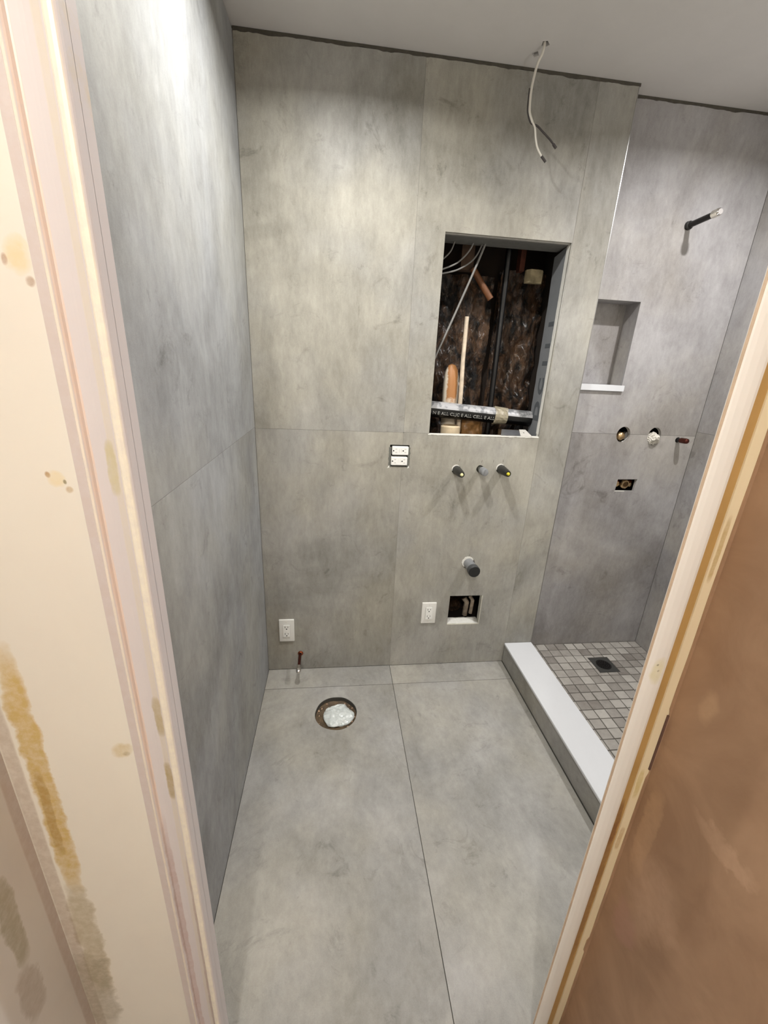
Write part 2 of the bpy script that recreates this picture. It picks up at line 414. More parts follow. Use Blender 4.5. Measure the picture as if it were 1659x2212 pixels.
# ceiling (with a slot for the fan wire) and the backing above
bm = bmesh.new()
slot = [(0.958, -0.118), (0.972, -0.122), (0.985, -0.108), (0.978, -0.098), (0.962, -0.100)]
slot2 = [(0.948, -0.062), (0.962, -0.075), (0.974, -0.058), (0.962, -0.046)]
prism(bm, rect(-0.03, YD - 0.1, SW + 0.03, BR + 0.03), [slot, slot2], FR_CEIL, 0, 0.012)
ceiling = obj('ceiling', bm, paint_ceiling, kind='structure')
bm = bmesh.new(); box(bm, (-0.05, YD - 0.1, H + 0.06), (SW + 0.05, BR + 0.05, H + 0.08)); obj('ceiling_backing', bm, wood_dark, ceiling)

dirty = plain('dirty_joint', (78, 74, 66), 0.95, var=0.2, scale=40)
def ceiling_joint(fr, u0, u1, parent, hh=0.009, sd=1.0):
    pts = []; n = int((u1 - u0) / 0.012)
    for i in range(n + 1):
        u = u0 + (u1 - u0) * i / n; pts.append((u, H - hh - 0.004 * noise.noise((u * 18, sd, 0.5)) - 0.002 * noise.noise((u * 70, sd, 2.5))))
    bm = bmesh.new(); prism(bm, pts + [(u1, H - 0.0005), (u0, H - 0.0005)], [], fr, -0.0008, 0.004); obj('ceiling_joint', bm, dirty, parent)
ceiling_joint(FR_BACK, 0.002, XC + 0.004, wall_back, 0.010, 1.0)
ceiling_joint(FR_SHOWER, XC + 0.002, SW - 0.002, wall_shower, 0.010, 4.0)
# ---------------------------------------------------------------- door wall, hallway
YF = -1.270
cream_stains = [
    (0.030, 1.552, 0.012, 0.016, (224, 196, 128), 0.55), (0.036, 1.530, 0.004, 0.005, (150, 110, 70), 0.7), (0.018, 1.548, 0.003, 0.005, (150, 100, 50), 0.6),
    (0.020, 1.336, 0.010, 0.010, (226, 206, 150), 0.55), (0.012, 1.341, 0.003, 0.004, (170, 130, 70), 0.8), (0.028, 1.333, 0.002, 0.003, (110, 100, 50), 0.8), (0.031, 1.324, 0.004, 0.004, (180, 150, 95), 0.6),
    (0.026, 0.938, 0.013, 0.013, (204, 186, 140), 0.75), (0.031, 0.931, 0.005, 0.004, (160, 140, 90), 0.6),
    (-0.088, 0.880, 0.016, 0.240, (196, 166, 92), 0.9), (-0.092, 0.820, 0.007, 0.09, (160, 126, 62), 0.6),
    (-0.092, 0.50, 0.020, 0.16, (160, 142, 96), 0.6), (-0.118, 0.60, 0.010, 0.60, (160, 138, 118), 0.55),
    (-0.112, 0.35, 0.035, 0.12, (150, 140, 118), 0.6)]
cream_wall = stained('hallway_cream_wall', (232, 228, 216), cream_stains, (222, 216, 206), 0.6)
brown_wall = stained('brown_skim_coat', (166, 134, 106), [(-1.36, 0.62, 0.05, 0.09, (186, 154, 128), 0.5), (-1.42, 0.85, 0.05, 0.02, (190, 158, 130), 0.5), (-1.31, 0.72, 0.016, 0.10, (186, 152, 118), 0.5), (-1.33, 1.02, 0.015, 0.03, (190, 158, 124), 0.5), (-1.33, 0.50, 0.03, 0.05, (168, 128, 112), 0.6)], (138, 107, 81), 0.62, axis=(1, 2), bscale=9.0, bamt=0.75)
bm = bmesh.new()
prism(bm, [(-0.128, 0), (0.070, 0), (0.070, 2.07), (0.835, 2.07), (0.835, 0), (2.6, 0), (2.6, H), (-0.128, H)], [], FR_BACK, YF, YF + 0.010)
prism(bm, [(-0.128, 0), (0.040, 0), (0.040, 2.10), (0.955, 2.10), (0.955, 0), (2.6, 0), (2.6, H), (-0.128, H)], [], FR_BACK, YF + 0.010, YD)
wall_front = obj('wall_front', bm, cream_wall, kind='structure')
pts = []; zz = 0.0
while zz < H - 0.01:
    x = 0.8655 + 0.0012 * noise.noise((zz * 9, 3.3, 0))
    if 0.82 < zz < 0.965: x += 0.0025
    if 0.30 < zz < 0.345: x -= 0.004
    pts.append((x, zz)); zz += 0.011
bm = bmesh.new(); box(bm, (0.870, -3.3, 0), (0.900, YF - 0.001, H))
wr = obj('wall_hallway_right', bm, brown_wall, kind='structure')
bm = bmesh.new(); prism(bm, [(0.872, 0.0), (0.872, H - 0.01)] + pts[::-1], [], FR_BACK, YF - 0.0115, YF - 0.0092)
obj('skim_coat_edge', bm, brown_wall, wr)
bm = bmesh.new(); box(bm, (0.8650, YF - 0.0118, 0.835), (0.8680, YF - 0.0095, 0.955)); obj('coat_crack', bm, plain('crack_brown', (92, 66, 56), 0.9, var=0.2, scale=80), wr)
bm = bmesh.new(); box(bm, (-0.158, -3.3, 0), (-0.128, YF + 0.1, H)); obj('wall_hallway_left', bm, stained('hallway_side_wall', (222, 219, 214), [(-1.336, 0.70, 0.014, 0.09, (166, 160, 136), 0.8), (-1.345, 0.55, 0.02, 0.06, (176, 166, 154), 0.7), (-1.277, 0.8, 0.010, 1.2, (186, 168, 156), 0.6)], (208, 203, 200), 0.6, axis=(1, 2)), kind='structure')
bm = bmesh.new(); box(bm, (-0.158, -3.35, 0), (0.896, -3.3, H)); obj('wall_hallway_back', bm, paint_cream, kind='structure')
bm = bmesh.new(); box(bm, (-0.158, -3.35, H), (0.896, YD - 0.1, H + 0.02)); obj('ceiling', bm, paint_ceiling, kind='structure')

def extrude_profile(bm, prof, z0, z1):
    a = [bm.verts.new((x, y, z0)) for x, y in prof]; b = [bm.verts.new((x, y, z1)) for x, y in prof]
    n = len(prof)
    for i in range(n): bm.faces.new((a[i], a[(i + 1) % n], b[(i + 1) % n], b[i]))
    bm.faces.new(a); bm.faces.new(b[::-1])
casing_bands_stains = [(0.085, 1.352, 0.006, 0.030, (196, 186, 146), 0.8), (0.087, 1.004, 0.006, 0.034, (176, 160, 118), 0.85), (0.088, 0.885, 0.006, 0.036, (168, 150, 106), 0.9), (0.112, 1.70, 0.005, 0.05, (210, 196, 160), 0.6), (0.112, 1.47, 0.003, 0.02, (206, 190, 160), 0.6),
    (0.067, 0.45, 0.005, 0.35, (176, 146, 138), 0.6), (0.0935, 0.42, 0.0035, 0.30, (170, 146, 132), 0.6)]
casing_bands_stains = [(0.1000, 1.1, 0.0052, 1.15, (240, 234, 216), 0.95), (0.0585, 1.1, 0.0026, 1.15, (238, 228, 210), 0.85), (0.0640, 1.35, 0.0026, 0.62, (230, 204, 184), 0.7),  # cream, peach and grey bands along the profile, ahead of the stains
    (0.0490, 1.1, 0.0062, 1.15, (204, 192, 186), 0.9), (0.0880, 1.1, 0.0045, 1.15, (214, 206, 192), 0.8)] + casing_bands_stains
casing_paint = stained('casing_paint', (214, 209, 209), casing_bands_stains, (208, 201, 202), 0.42)
prof = [(0.0425, 0.0), (0.0430, -0.003), (0.0440, -0.0045), (0.0550, -0.0050), (0.0560, -0.0085), (0.0580, -0.0110), (0.0605, -0.0115), (0.0630, -0.0095), (0.0645, -0.0070), (0.0660, -0.0066),
        (0.0740, -0.0070), (0.0780, -0.0074), (0.0850, -0.0088), (0.0910, -0.0110), (0.0945, -0.0125), (0.0950, -0.0150), (0.0975, -0.0170), (0.1010, -0.0178), (0.1040, -0.0170), (0.1062, -0.0150), (0.1068, -0.0125), (0.1068, 0.0)]
prof = [(x, YF + y) for x, y in prof]
bm = bmesh.new(); extrude_profile(bm, prof, 0, 2.12)
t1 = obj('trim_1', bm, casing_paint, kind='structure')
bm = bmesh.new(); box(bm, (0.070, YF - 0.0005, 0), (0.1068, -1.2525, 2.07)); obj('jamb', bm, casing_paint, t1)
tan_edge = plain('tan_primer_edge', (200, 176, 150), 0.6, var=0.12, scale=40)
ochre = stained('bare_wood_gap', (176, 140, 84), [(0.842, 0.50, 0.006, 0.25, (120, 78, 46), 0.6), (0.842, 0.70, 0.005, 0.06, (110, 66, 30), 0.5)], (150, 116, 66), 0.7, bscale=14)
strip_p = stained('cream_strip', (226, 212, 178), [(0.857, 1.25, 0.004, 0.05, (170, 138, 76), 0.7), (0.857, 0.80, 0.005, 0.035, (196, 176, 110), 0.7), (0.857, 0.66, 0.005, 0.03, (176, 140, 80), 0.6)], (214, 198, 166), 0.6)
bead_p = stained('bead_paint', (236, 235, 230), [(0.8150, 1.050, 0.011, 0.026, (214, 206, 158), 0.65), (0.8120, 1.063, 0.002, 0.002, (110, 110, 70), 0.8), (0.8160, 1.052, 0.002, 0.002, (120, 110, 70), 0.7)], (228, 224, 218), 0.4)
bm = bmesh.new(); extrude_profile(bm, [(x, YF + y) for x, y in [(0.8150, 0.0), (0.7948, -0.0100), (0.7955, -0.0130), (0.7985, -0.0150), (0.8050, -0.0162), (0.8150, -0.0166), (0.8240, -0.0160), (0.8290, -0.0145), (0.8308, -0.0120), (0.8310, 0.0)]], 0, 2.12)
t2 = obj('trim_2', bm, bead_p, kind='structure')
bm = bmesh.new(); extrude_profile(bm, [(0.7945, YF - 0.0152), (0.7953, YF - 0.0148), (0.8120, YF - 0.0004), (0.8050, YF - 0.0004), (0.7940, YF - 0.0118)], 0, 2.07); obj('edge_strip', bm, tan_edge, t2)
bm = bmesh.new(); box(bm, (0.8308, YF - 0.0070, 0), (0.8500, YF, 2.12)); obj('wood_strip', bm, ochre, t2)
bm = bmesh.new(); box(bm, (0.8498, YF - 0.0093, 0), (0.8700, YF, 2.12)); obj('outer_strip', bm, strip_p, t2)
bm = bmesh.new(); box(bm, (0.0425, YF - 0.016, 2.06), (0.868, YF, 2.13)); obj('trim_3', bm, paint_cream, kind='structure')

# ---------------------------------------------------------------- shower curb and niche sill
t = thing('shower_curb', 'low shower curb clad in grey tile with a long white stone slab on top', 'shower curb', (1.30, -0.58, 0))
bm = bmesh.new()
prism(bm, rect(YD, 0.001, -0.0015, HC - 0.0125), [], ((W + 0.004, 0, 0), (0, 1, 0), (0, 0, 1), (1, 0, 0)), 0, 0.010, 12.2)
box(bm, (W + 0.0145, YD, 0.0), (XC - 0.006, -0.0015, HC - 0.0125))
obj('riser', bm, tile_floor, t)
bm = bmesh.new(); box(bm, (W - 0.0005, YD, HC - 0.0120), (XC, -0.001, HC))
bmesh.ops.bevel(bm, geom=bm.edges[:], offset=0.0012, segments=2, affect='EDGES')
obj('cap_slab', bm, quartz, t, label='white stone slab')
bm = bmesh.new(); box(bm, (XC + 0.006, BR - 0.011, NI[1] - 0.026), (1.611, BR + 0.088, NI[1]))
bmesh.ops.bevel(bm, geom=bm.edges[:], offset=0.0012, segments=2, affect='EDGES')
obj('niche_sill', bm, quartz, label='thin white stone sill across the bottom of the shower wall niche', cat='sill')

# ---------------------------------------------------------------- cavity behind the medicine cabinet opening
bm = bmesh.new()
box(bm, (0.52, 0.34, 0.0), (1.34, 0.36, 2.43)); box(bm, (0.52, 0.027, 2.03), (1.30, 0.34, 2.06)); box(bm, (0.52, 0.027, 1.10), (1.30, 0.34, 1.14))
box(bm, (0.52, 0.027, 0.12), (0.55, 0.34, 2.43)); box(bm, (1.28, 0.027, 0.12), (1.31, 0.34, 2.43)); box(bm, (0.52, 0.027, 0.12), (1.30, 0.34, 0.15)); box(bm, (0.52, 0.027, 0.60), (1.30, 0.34, 0.63)) 
obj('wall_cavity', bm, wood_dark, kind='structure')
bm = bmesh.new()   # cavity behind the shower wall
box(bm, (1.345, 0.17, 0.1), (2.07, 0.19, 2.43)); box(bm, (1.345, 0.081, 0.1), (1.355, 0.17, 2.43)); box(bm, (2.06, 0.081, 0.1), (2.07, 0.17, 2.43))
obj('wall_cavity_shower', bm, wood_dark, kind='structure')
# backer board lining on the right and top of the opening
bm = bmesh.new()
outl = [(0.0265, CAB[1] - 0.004), (0.118, CAB[1] - 0.004)] + [(0.118 + 0.004 * noise.noise((z * 22, 1, 2)) + 0.010 * max(0, (z - 1.75)) / 0.2, z) for z in [1.22 + 0.0142 * i for i in range(51)]] + [(0.0265, 1.948)]
prism(bm, outl, [], ((CAB[2] + 0.0005, 0, 0), (0, 1, 0), (0, 0, 1), (1, 0, 0)), 0, 0.012)
liner = obj('side_panel', bm, foam, wall_back)
bm = bmesh.new(); box(bm, (CAB[0] + 0.004, 0.0265, 1.949), (CAB[2] + 0.012, 0.128, 1.961)); obj('top_panel', bm, plain('grey_board_dark', (112, 112, 108), 0.8, var=0.1, scale=40), wall_back)
bm = bmesh.new()   # torn white mesh tape along the front edge
for i in range(46):
    z = CAB[1] + 0.012 + i * 0.0158; wd = 0.0030 + 0.0022 * noise.noise((z * 31, 5, 5)); 
    box(bm, (CAB[2] - 0.0012 - 0.0010 * abs(noise.noise((z * 40, 1, 9))), 0.010 + 0.002 * noise.noise((z * 25, 2, 2)), z), (CAB[2] + 0.0004, 0.0265 + wd, z + 0.0160))
obj('mesh_tape', bm, caulk, wall_back)
def text_mesh(s, size, ext=0.0004, bold=0.0):
    c = bpy.data.curves.new('txt', 'FONT'); c.body = s; c.size = size; c.extrude = ext; c.resolution_u = 3; c.offset = size * bold
    o = bpy.data.objects.new('txt', c); COL.objects.link(o); bpy.context.view_layer.update()
    me = bpy.data.meshes.new_from_object(o.evaluated_get(bpy.context.evaluated_depsgraph_get()))
    bpy.data.objects.remove(o); bpy.data.curves.remove(c); return me
for s, zb, hgt in (('D', 1.27, 0.115), ('C', 1.385, 0.10), ('I', 1.505, 0.09), ('I', 1.575, 0.09), ('I', 1.66, 0.09)):
    me = text_mesh(s, hgt * 1.0, 0.0004, 0.05); b2 = bmesh.new(); b2.from_mesh(me); bpy.data.meshes.remove(me)
    for v in b2.verts:
        v.co = Vector((CAB[2] + 0.0003 + v.co.z, 0.040 + v.co.y * 0.62 , zb + v.co.x))
    obj('printed_letter', b2, print_dark, liner)
# insulation batts, with crinkled film over them
insul = NT('brown_fibreglass')
ic = insul.coords((1, 1, 0.55))
f1 = insul.noise(ic, 11, 6, 0.7, 1.6); f2 = insul.noise(ic, 30, 6, 0.7, 2.0)
c = insul.mix(insul.mapr(f1, 0.43, 0.64), lin((5, 4, 4)), lin((98, 70, 46)))
c = insul.mix(insul.mapr(f2, 0.58, 0.70, 0, 0.75), c, lin((140, 126, 110)))  # pale patches are fold glints painted into the colour
insul.bump(f2, 0.9, 0.02)
insul_m = insul.set(Base_Color=c, Roughness=0.55, Coat_Weight=0.3, Coat_Roughness=0.25)
def lumpy(bm, x0, x1, z0, z1, y, amp, nx, nz, seed, thick=0.05):
    V = []
    for j in range(nz + 1):
        row = []
        for i in range(nx + 1):
            x = x0 + (x1 - x0) * i / nx; z = z0 + (z1 - z0) * j / nz
            n1 = noise.fractal((x * 11 + seed, seed, z * 7), 1.0, 2.2, 5); n2 = abs(noise.noise((x * 26 + z * 9, seed + 4, z * 14)))
            e2 = min(i, nx - i) / nx
            row.append(bm.verts.new((x, y - amp * n1 - amp * 0.6 * (0.4 - n2) + 0.02 * max(0, 0.15 - e2) / 0.15, z)))
        V.append(row)
    for j in range(nz):
        for i in range(nx): bm.faces.new((V[j][i], V[j][i + 1], V[j + 1][i + 1], V[j + 1][i]))
    A = [V[0][0], V[0][nx], V[nz][nx], V[nz][0]]; B = [bm.verts.new((q.co.x, y + thick, q.co.z)) for q in A]
    bm.faces.new(B)
bm = bmesh.new(); lumpy(bm, 0.62, 1.035, 1.15, 1.87, 0.275, 0.035, 60, 90, 1.3); obj('insulation_batt', bm, insul_m, smooth=True, label='crumpled brown insulation left of the black pipe in the wall opening', cat='insulation')
bm = bmesh.new(); lumpy(bm, 1.062, 1.275, 1.15, 1.90, 0.260, 0.04, 40, 90, 8.3); obj('insulation_batt', bm, insul_m, smooth=True, label='crumpled brown insulation right of the black pipe in the wall opening', cat='insulation')
# pipes in the opening
bm = bmesh.new(); tube(bm, [(1.046, 0.165, 1.14), (1.040, 0.165, 2.03)], 0.0125, 20)
obj('vent_pipe', bm, abs_black, smooth=True, label='thin black vertical pipe between the two insulation batts', cat='pipe')
t = thing('drain_pipe', 'grey horizontal pipe with printed lettering across the bottom of the wall opening', 'pipe', (1.0, 0.12, 1.29))
A = Vector((0.60, 0.12, 1.3115)); B_ = Vector((1.222, 0.12, 1.2730)); 
bm = bmesh.new(); tube(bm, [A, B_], 0.035, 32)
pp = NT('mottled_pipe'); cf = pp.mapr(pp.noise(pp.coords(), 22, 5, 0.6), 0.50, 0.58); spz = pp.n('ShaderNodeSeparateXYZ')
pm = pp.set(Base_Color=pp.mix(cf, lin((172, 172, 174)), lin((120, 122, 124))), Roughness=0.4)
# the upper half is mottled grey, the lower half black
bm.faces.ensure_lookup_table()
for f in bm.faces:
    c = f.calc_center_median(); zc = A.z + (B_.z - A.z) * (c.x - A.x) / (B_.x - A.x)
    f.material_index = 0 if c.z - zc > 0.004 else 1
obj('pipe_body', bm, [pm, abs_black], t, smooth=True)
me = text_mesh('N E ALL CLJC E ALL CELL E ALL CORE', 0.021, 0.0003); b2 = bmesh.new(); b2.from_mesh(me); bpy.data.meshes.remove(me)
u = (B_ - A).normalized()
for v in b2.verts:
    s = 0.155 + v.co.x * 1.0; ang = math.radians(-32) + v.co.y / 0.035; r = 0.0352 + v.co.z
    v.co = A + u * s + Vector((0, -math.cos(ang) * r, math.sin(ang) * r))
obj('printed_text', b2, print_light, t, label='pale printed text')
bm = bmesh.new()   # crumpled tape wrap
for i in range(3):
    lathe(bm, A + u * (0.445 + 0.013 * i), u, [(0, 0.0362 + .001 * i), (0.006, 0.040 - .001 * i), (0.022, 0.0385), (0.034, 0.036)], 18)
for v in bm.verts: v.co += Vector((noise.noise(v.co * 60), noise.noise(v.co * 60 + Vector((9, 0, 0))), noise.noise(v.co * 70))) * 0.004
obj('tape_wrap', bm, plain('yellowed_tape', (150, 142, 122), 0.3, var=0.2, scale=60), t, label='yellowed crumpled tape')
rusty = NT('rusty_white_pipe')
rn = rusty.noise(rusty.coords((1, 1, 1)), 45, 5, 0.7)
tc = rusty.n('ShaderNodeTexCoord'); s3 = rusty.n('ShaderNodeSeparateXYZ'); rusty.l(tc.outputs['Object'], s3.inputs[0])
ax = rusty.math('ABSOLUTE', rusty.math('SUBTRACT', s3.outputs[0], 0.854))
edge = rusty.mapr(rusty.math('ADD', ax, rusty.math('MULTIPLY', rn, 0.02)), 0.036, 0.031)
zm = rusty.mapr(rusty.math('ADD', s3.outputs[2], rusty.math('MULTIPLY', rn, 0.10)), 1.370, 1.400)
rusty_m = rusty.set(Base_Color=rusty.mix(rusty.math('MULTIPLY', edge, zm), lin((222, 212, 194)), lin((168, 118, 72))), Roughness=0.5)
bm = bmesh.new(); lathe(bm, (0.862, 0.196, 1.14), (-0.03, 0, 1), [(0, 0.036), (0.27, 0.036), (0.300, 0.034), (0.330, 0.028), (0.352, 0.016), (0.358, 0)], 28)
obj('vertical_pipe', bm, rusty_m, smooth=True, label='thick white vertical pipe with a rusty brown patch inside the wall opening', cat='pipe')
bm = bmesh.new(); tube(bm, [(0.8990, 0.155, 1.20), (0.893, 0.155, 1.40), (0.887, 0.152, 1.52), (0.886, 0.150, 1.60), (0.885, 0.150, 1.690)], [0.010, 0.010, 0.0095, 0.009, 0.009], 14)
obj('conduit', bm, plain('old_white_conduit', (214, 198, 176), 0.5, var=0.2, scale=25), smooth=True, label='thin dirty white tube standing beside the rusty white pipe', cat='tube')
t = thing('pipe_fitting', 'cream pipe fitting at the lower left corner of the wall opening', 'pipe fitting', (0.85, 0.14, 1.14))
bm = bmesh.new(); lathe(bm, (0.847, 0.105, 1.141), (0, 0, 1), [(0, 0.040), (0.055, 0.040), (0.057, 0.044), (0.088, 0.044), (0.090, 0.038), (0.094, 0.036)], 28); obj('collar', bm, plain('cream_pvc', (206, 188, 158), 0.5, var=0.12, scale=30), t, smooth=True)
bm = bmesh.new(); lumpy(bm, 0.915, 1.02, 1.142, 1.255, 0.150, 0.03, 22, 22, 3.1, 0.02); obj('plastic_wad', bm, plain('amber_plastic', (150, 112, 70), 0.25, var=0.5, scale=25), smooth=True, label='amber wad of crumpled plastic under the horizontal pipe', cat='plastic')
bm = bmesh.new(); lumpy(bm, 1.10, 1.215, 1.142, 1.215, 0.150, 0.02, 20, 14, 6.6, 0.02); obj('rubble', bm, plain('dark_rubble', (96, 76, 54), 0.9, var=0.5, scale=30), label='small brown debris behind the grey scrap at the opening bottom', cat='debris')
# cables
def cable(pts, r, m, label, name='cable', group=None):
    ps = [Vector(p) for p in pts]; out = []
    for i in range(len(ps) - 1):
        p0 = ps[max(i - 1, 0)]; p1 = ps[i]; p2 = ps[i + 1]; p3 = ps[min(i + 2, len(ps) - 1)]
        for k in range(8):
            q = k / 8
            out.append(0.5 * ((2 * p1) + (-p0 + p2) * q + (2 * p0 - 5 * p1 + 4 * p2 - p3) * q * q + (-p0 + 3 * p1 - 3 * p2 + p3) * q ** 3))
    out.append(ps[-1])
    bm = bmesh.new(); tube(bm, out, r, 12)
    return bm
obj('cable', cable([(0.715, 0.095, 1.44), (0.754, 0.10, 1.534), (0.831, 0.10, 1.726), (0.912, 0.10, 1.942), (0.93, 0.10, 2.03)], 0.0045, 0, ''), cable_grey, smooth=True, label='straight grey cable slanting across the wall opening', cat='cable')
obj('cable', cable([(0.70, 0.10, 1.835), (0.758, 0.10, 1.854), (0.814, 0.10, 1.882), (0.862, 0.10, 1.940), (0.88, 0.10, 2.03)], 0.0032, 0, ''), cable_grey, smooth=True, label='upper of two curved grey cables at the opening top left', cat='cable')
obj('cable', cable([(0.70, 0.11, 1.828), (0.755, 0.11, 1.838), (0.825, 0.11, 1.860), (0.889, 0.11, 1.913), (0.93, 0.11, 2.03)], 0.0032, 0, ''), cable_grey, smooth=True, label='lower of two curved grey cables at the opening top left', cat='cable')
obj('cable', cable([(0.70, 0.10, 1.855), (0.756, 0.10, 1.893), (0.785, 0.10, 1.935), (0.80, 0.10, 2.03)], 0.0028, 0, ''), cable_grey, smooth=True, label='short grey cable in the extreme top left opening corner', cat='cable')
bm = bmesh.new(); tube(bm, [(0.900, 0.19, 1.880), (0.987, 0.17, 1.766)], 0.0135, 16); obj('copper_pipe', bm, plain('orange_copper', (112, 72, 44), 0.55, 0.1, var=0.2, scale=40), smooth=True, label='slanting orange copper tube end high in the wall opening', cat='pipe')
bm = bmesh.new(); box(bm, (0.850, 0.20, 1.875), (0.905, 0.24, 2.03)); obj('stud', bm, wood, label='short wood stud end at the opening top left', cat='stud')
bm = bmesh.new(); box(bm, (1.118, 0.22, 1.89), (1.140, 0.26, 2.03)); obj('wood_stub', bm, plain('reddish_wood', (84, 40, 22), 0.8, var=0.3, scale=20), label='small reddish wood stub at the opening top right', cat='wood')
bm = bmesh.new(); lumpy(bm, 1.125, 1.205, 1.835, 1.885, 0.150, 0.02, 20, 14, 2.2, 0.02); obj('foam_blob', bm, plain('pale_foam', (140, 128, 100), 0.8, var=0.3, scale=25), smooth=True, label='pale foam lump near the top right of the wall opening', cat='foam')
# scrap lying on the sill of the opening
t = thing('scrap_bracket', 'small grey metal scrap lying on the bottom edge of the wall opening', 'bracket', (1.12, 0.015, 1.209))
bm = bmesh.new(); prism(bm, [(1.050, 0.006), (1.140, 0.002), (1.150, 0.055), (1.072, 0.060)], [], ((0, 0, 1.2095), (1, 0, 0), (0, 1, 0.30), (0, 0, 1)), 0, 0.0018); obj('plate', bm, plain('galvanised', (150, 152, 156), 0.35, 0.8, var=0.1, scale=50), t)
bm = bmesh.new(); prism(bm, [(1.138, 0.0), (1.190, -0.002), (1.182, 0.055), (1.152, 0.055)], [circ((1.163, 0.028), 0.004, 12)], ((0, 0, 1.2095), (1, 0, 0), (0, 1, 0.36), (0, 0, 1)), 0, 0.0018); obj('tab', bm, plain('pale_metal', (205, 202, 194), 0.5, 0.2), t)
# pale chipped edge of the board at the opening bottom
bm = bmesh.new()
for i in range(40):
    x = CAB[0] - 0.004 + i * 0.0125; h = 0.0030 + 0.0020 * noise.noise((x * 40, 1, 3))
    box(bm, (x, -0.0012, CAB[1] - h), (x + 0.0126, 0.018, CAB[1] + 0.0018 + 0.001 * noise.noise((x * 60, 1, 7))))
obj('chipped_edge', bm, caulk, wall_back)
bm = bmesh.new()
for i in range(14):
    x = SQ[0] + i * 0.01205; h = 0.005 + 0.003 * noise.noise((x * 50, 1, 3))
    box(bm, (x, 0.002, SQ[1] - 0.0005), (x + 0.0121, 0.055 + 0.004 * noise.noise((x * 70, 3, 3)), SQ[1] + h))
obj('plaster_ledge', bm, caulk, wall_back, label='white crumbly plaster ledge')
bm = bmesh.new(); box(bm, (SQ[2] - 0.0045, -0.0004, SQ[1]), (SQ[2] + 0.0002, 0.026, SQ[3] - 0.002)); box(bm, (SQ[0], -0.0003, SQ[1] - 0.002), (SQ[2], 0.004, SQ[1] + 0.001)); obj('raw_tile_edge', bm, plain('raw_tile_edge', (190, 188, 176), 0.9, var=0.1, scale=90), wall_back)
# debris in the square hole
bm = bmesh.new(); lumpy(bm, 0.88, 1.09, 0.16, 0.42, 0.26, 0.05, 30, 30, 4.4, 0.02); obj('insulation_batt', bm, insul_m, smooth=True, label='dark crumpled insulation inside the small square wall hole', cat='insulation')
for k, (x, y, z, r) in enumerate(((0.915, 0.12, 0.335, 0.012), (1.035, 0.13, 0.31, 0.014), (1.055, 0.10, 0.34, 0.010))):
    bm = bmesh.new(); tube(bm, [(x, y, z - 0.10), (x + 0.004, y, z - 0.02), (x - 0.01, y + 0.01, z)], r, 14)
    obj('broken_pipe', bm, plain('broken_grey', (170, 156, 138), 0.7, var=0.35, scale=50), smooth=True, label=('pale broken pipe end at left inside the square hole', 'pale broken pipe end right of centre inside the square hole', 'pale broken pipe end at far right inside the square hole')[k], cat='pipe')

# ---------------------------------------------------------------- outlets
def wall_outlet(x0, z0, x1, z1, label, lean=0):
    cx, cz = (x0 + x1) / 2, (z0 + z1) / 2
    t = thing('wall_outlet', label, 'outlet', (cx, 0, cz))
    bm = bmesh.new(); rbox(bm, (x0, -0.0065, z0), (x1, -0.0002, z1), 0.003)
    front = [e for e in bm.edges if all(abs(v.co.y + 0.0065) < 1e-5 for v in e.verts)]
    bmesh.ops.bevel(bm, geom=front, offset=0.003, segments=3, affect='EDGES', profile=0.6)
    pl = obj('cover_plate', bm, plain('plate_white', (226, 225, 220), 0.4), t, smooth=True)
    rcp = bmesh.new(); rbox(rcp, (cx - 0.0168, -0.0095, cz - 0.0335), (cx + 0.0168, -0.0060, cz + 0.0335), 0.002)
    r = obj('receptacle', rcp, white_plastic, t)
    bm = bmesh.new()
    box(bm, (cx - 0.0174, -0.0068, cz - 0.0341), (cx + 0.0174, -0.0063, cz + 0.0341))
    obj('shadow_gap', bm, plain('gap_grey', (120, 118, 112), 0.8), r)
    for s in (-1, 1):
        bm = bmesh.new(); zz = cz + s * 0.019
        box(bm, (cx - 0.0085, -0.0099, zz - 0.001), (cx - 0.0062, -0.0093, zz + 0.008)); box(bm, (cx + 0.0056, -0.0099, zz), (cx + 0.0078, -0.0093, zz + 0.007))
        lathe(bm, (cx, -0.0093, zz - 0.0075), (0, -1, 0), [(0, 0.0030), (0.0006, 0.0030), (0.0006, 0)], 12)
        obj('socket', bm, slot_black, r, label='dark socket slots')
    for zq in (cz - 0.0045, cz + 0.0005):
        bm = bmesh.new(); box(bm, (cx - 0.006, -0.0103, zq), (cx + 0.006, -0.0092, zq + 0.004)); obj('test_button', bm, white_plastic, r)
    for s in (-1, 1):
        bm = bmesh.new(); lathe(bm, (cx, -0.0062, cz + s * 0.048), (0, -1, 0), [(0, 0.0032), (0.0009, 0.0028), (0.0009, 0)], 14)
        obj('screw', bm, plain('screw_white', (210, 208, 202), 0.4), pl)
    return t
wall_outlet(0.0600, 0.172, 0.1325, 0.2965, 'white outlet with cover plate low at the left corner above the copper stub')
wall_outlet(0.7610, 0.256, 0.8345, 0.3745, 'white outlet with cover plate left of the small square wall hole')
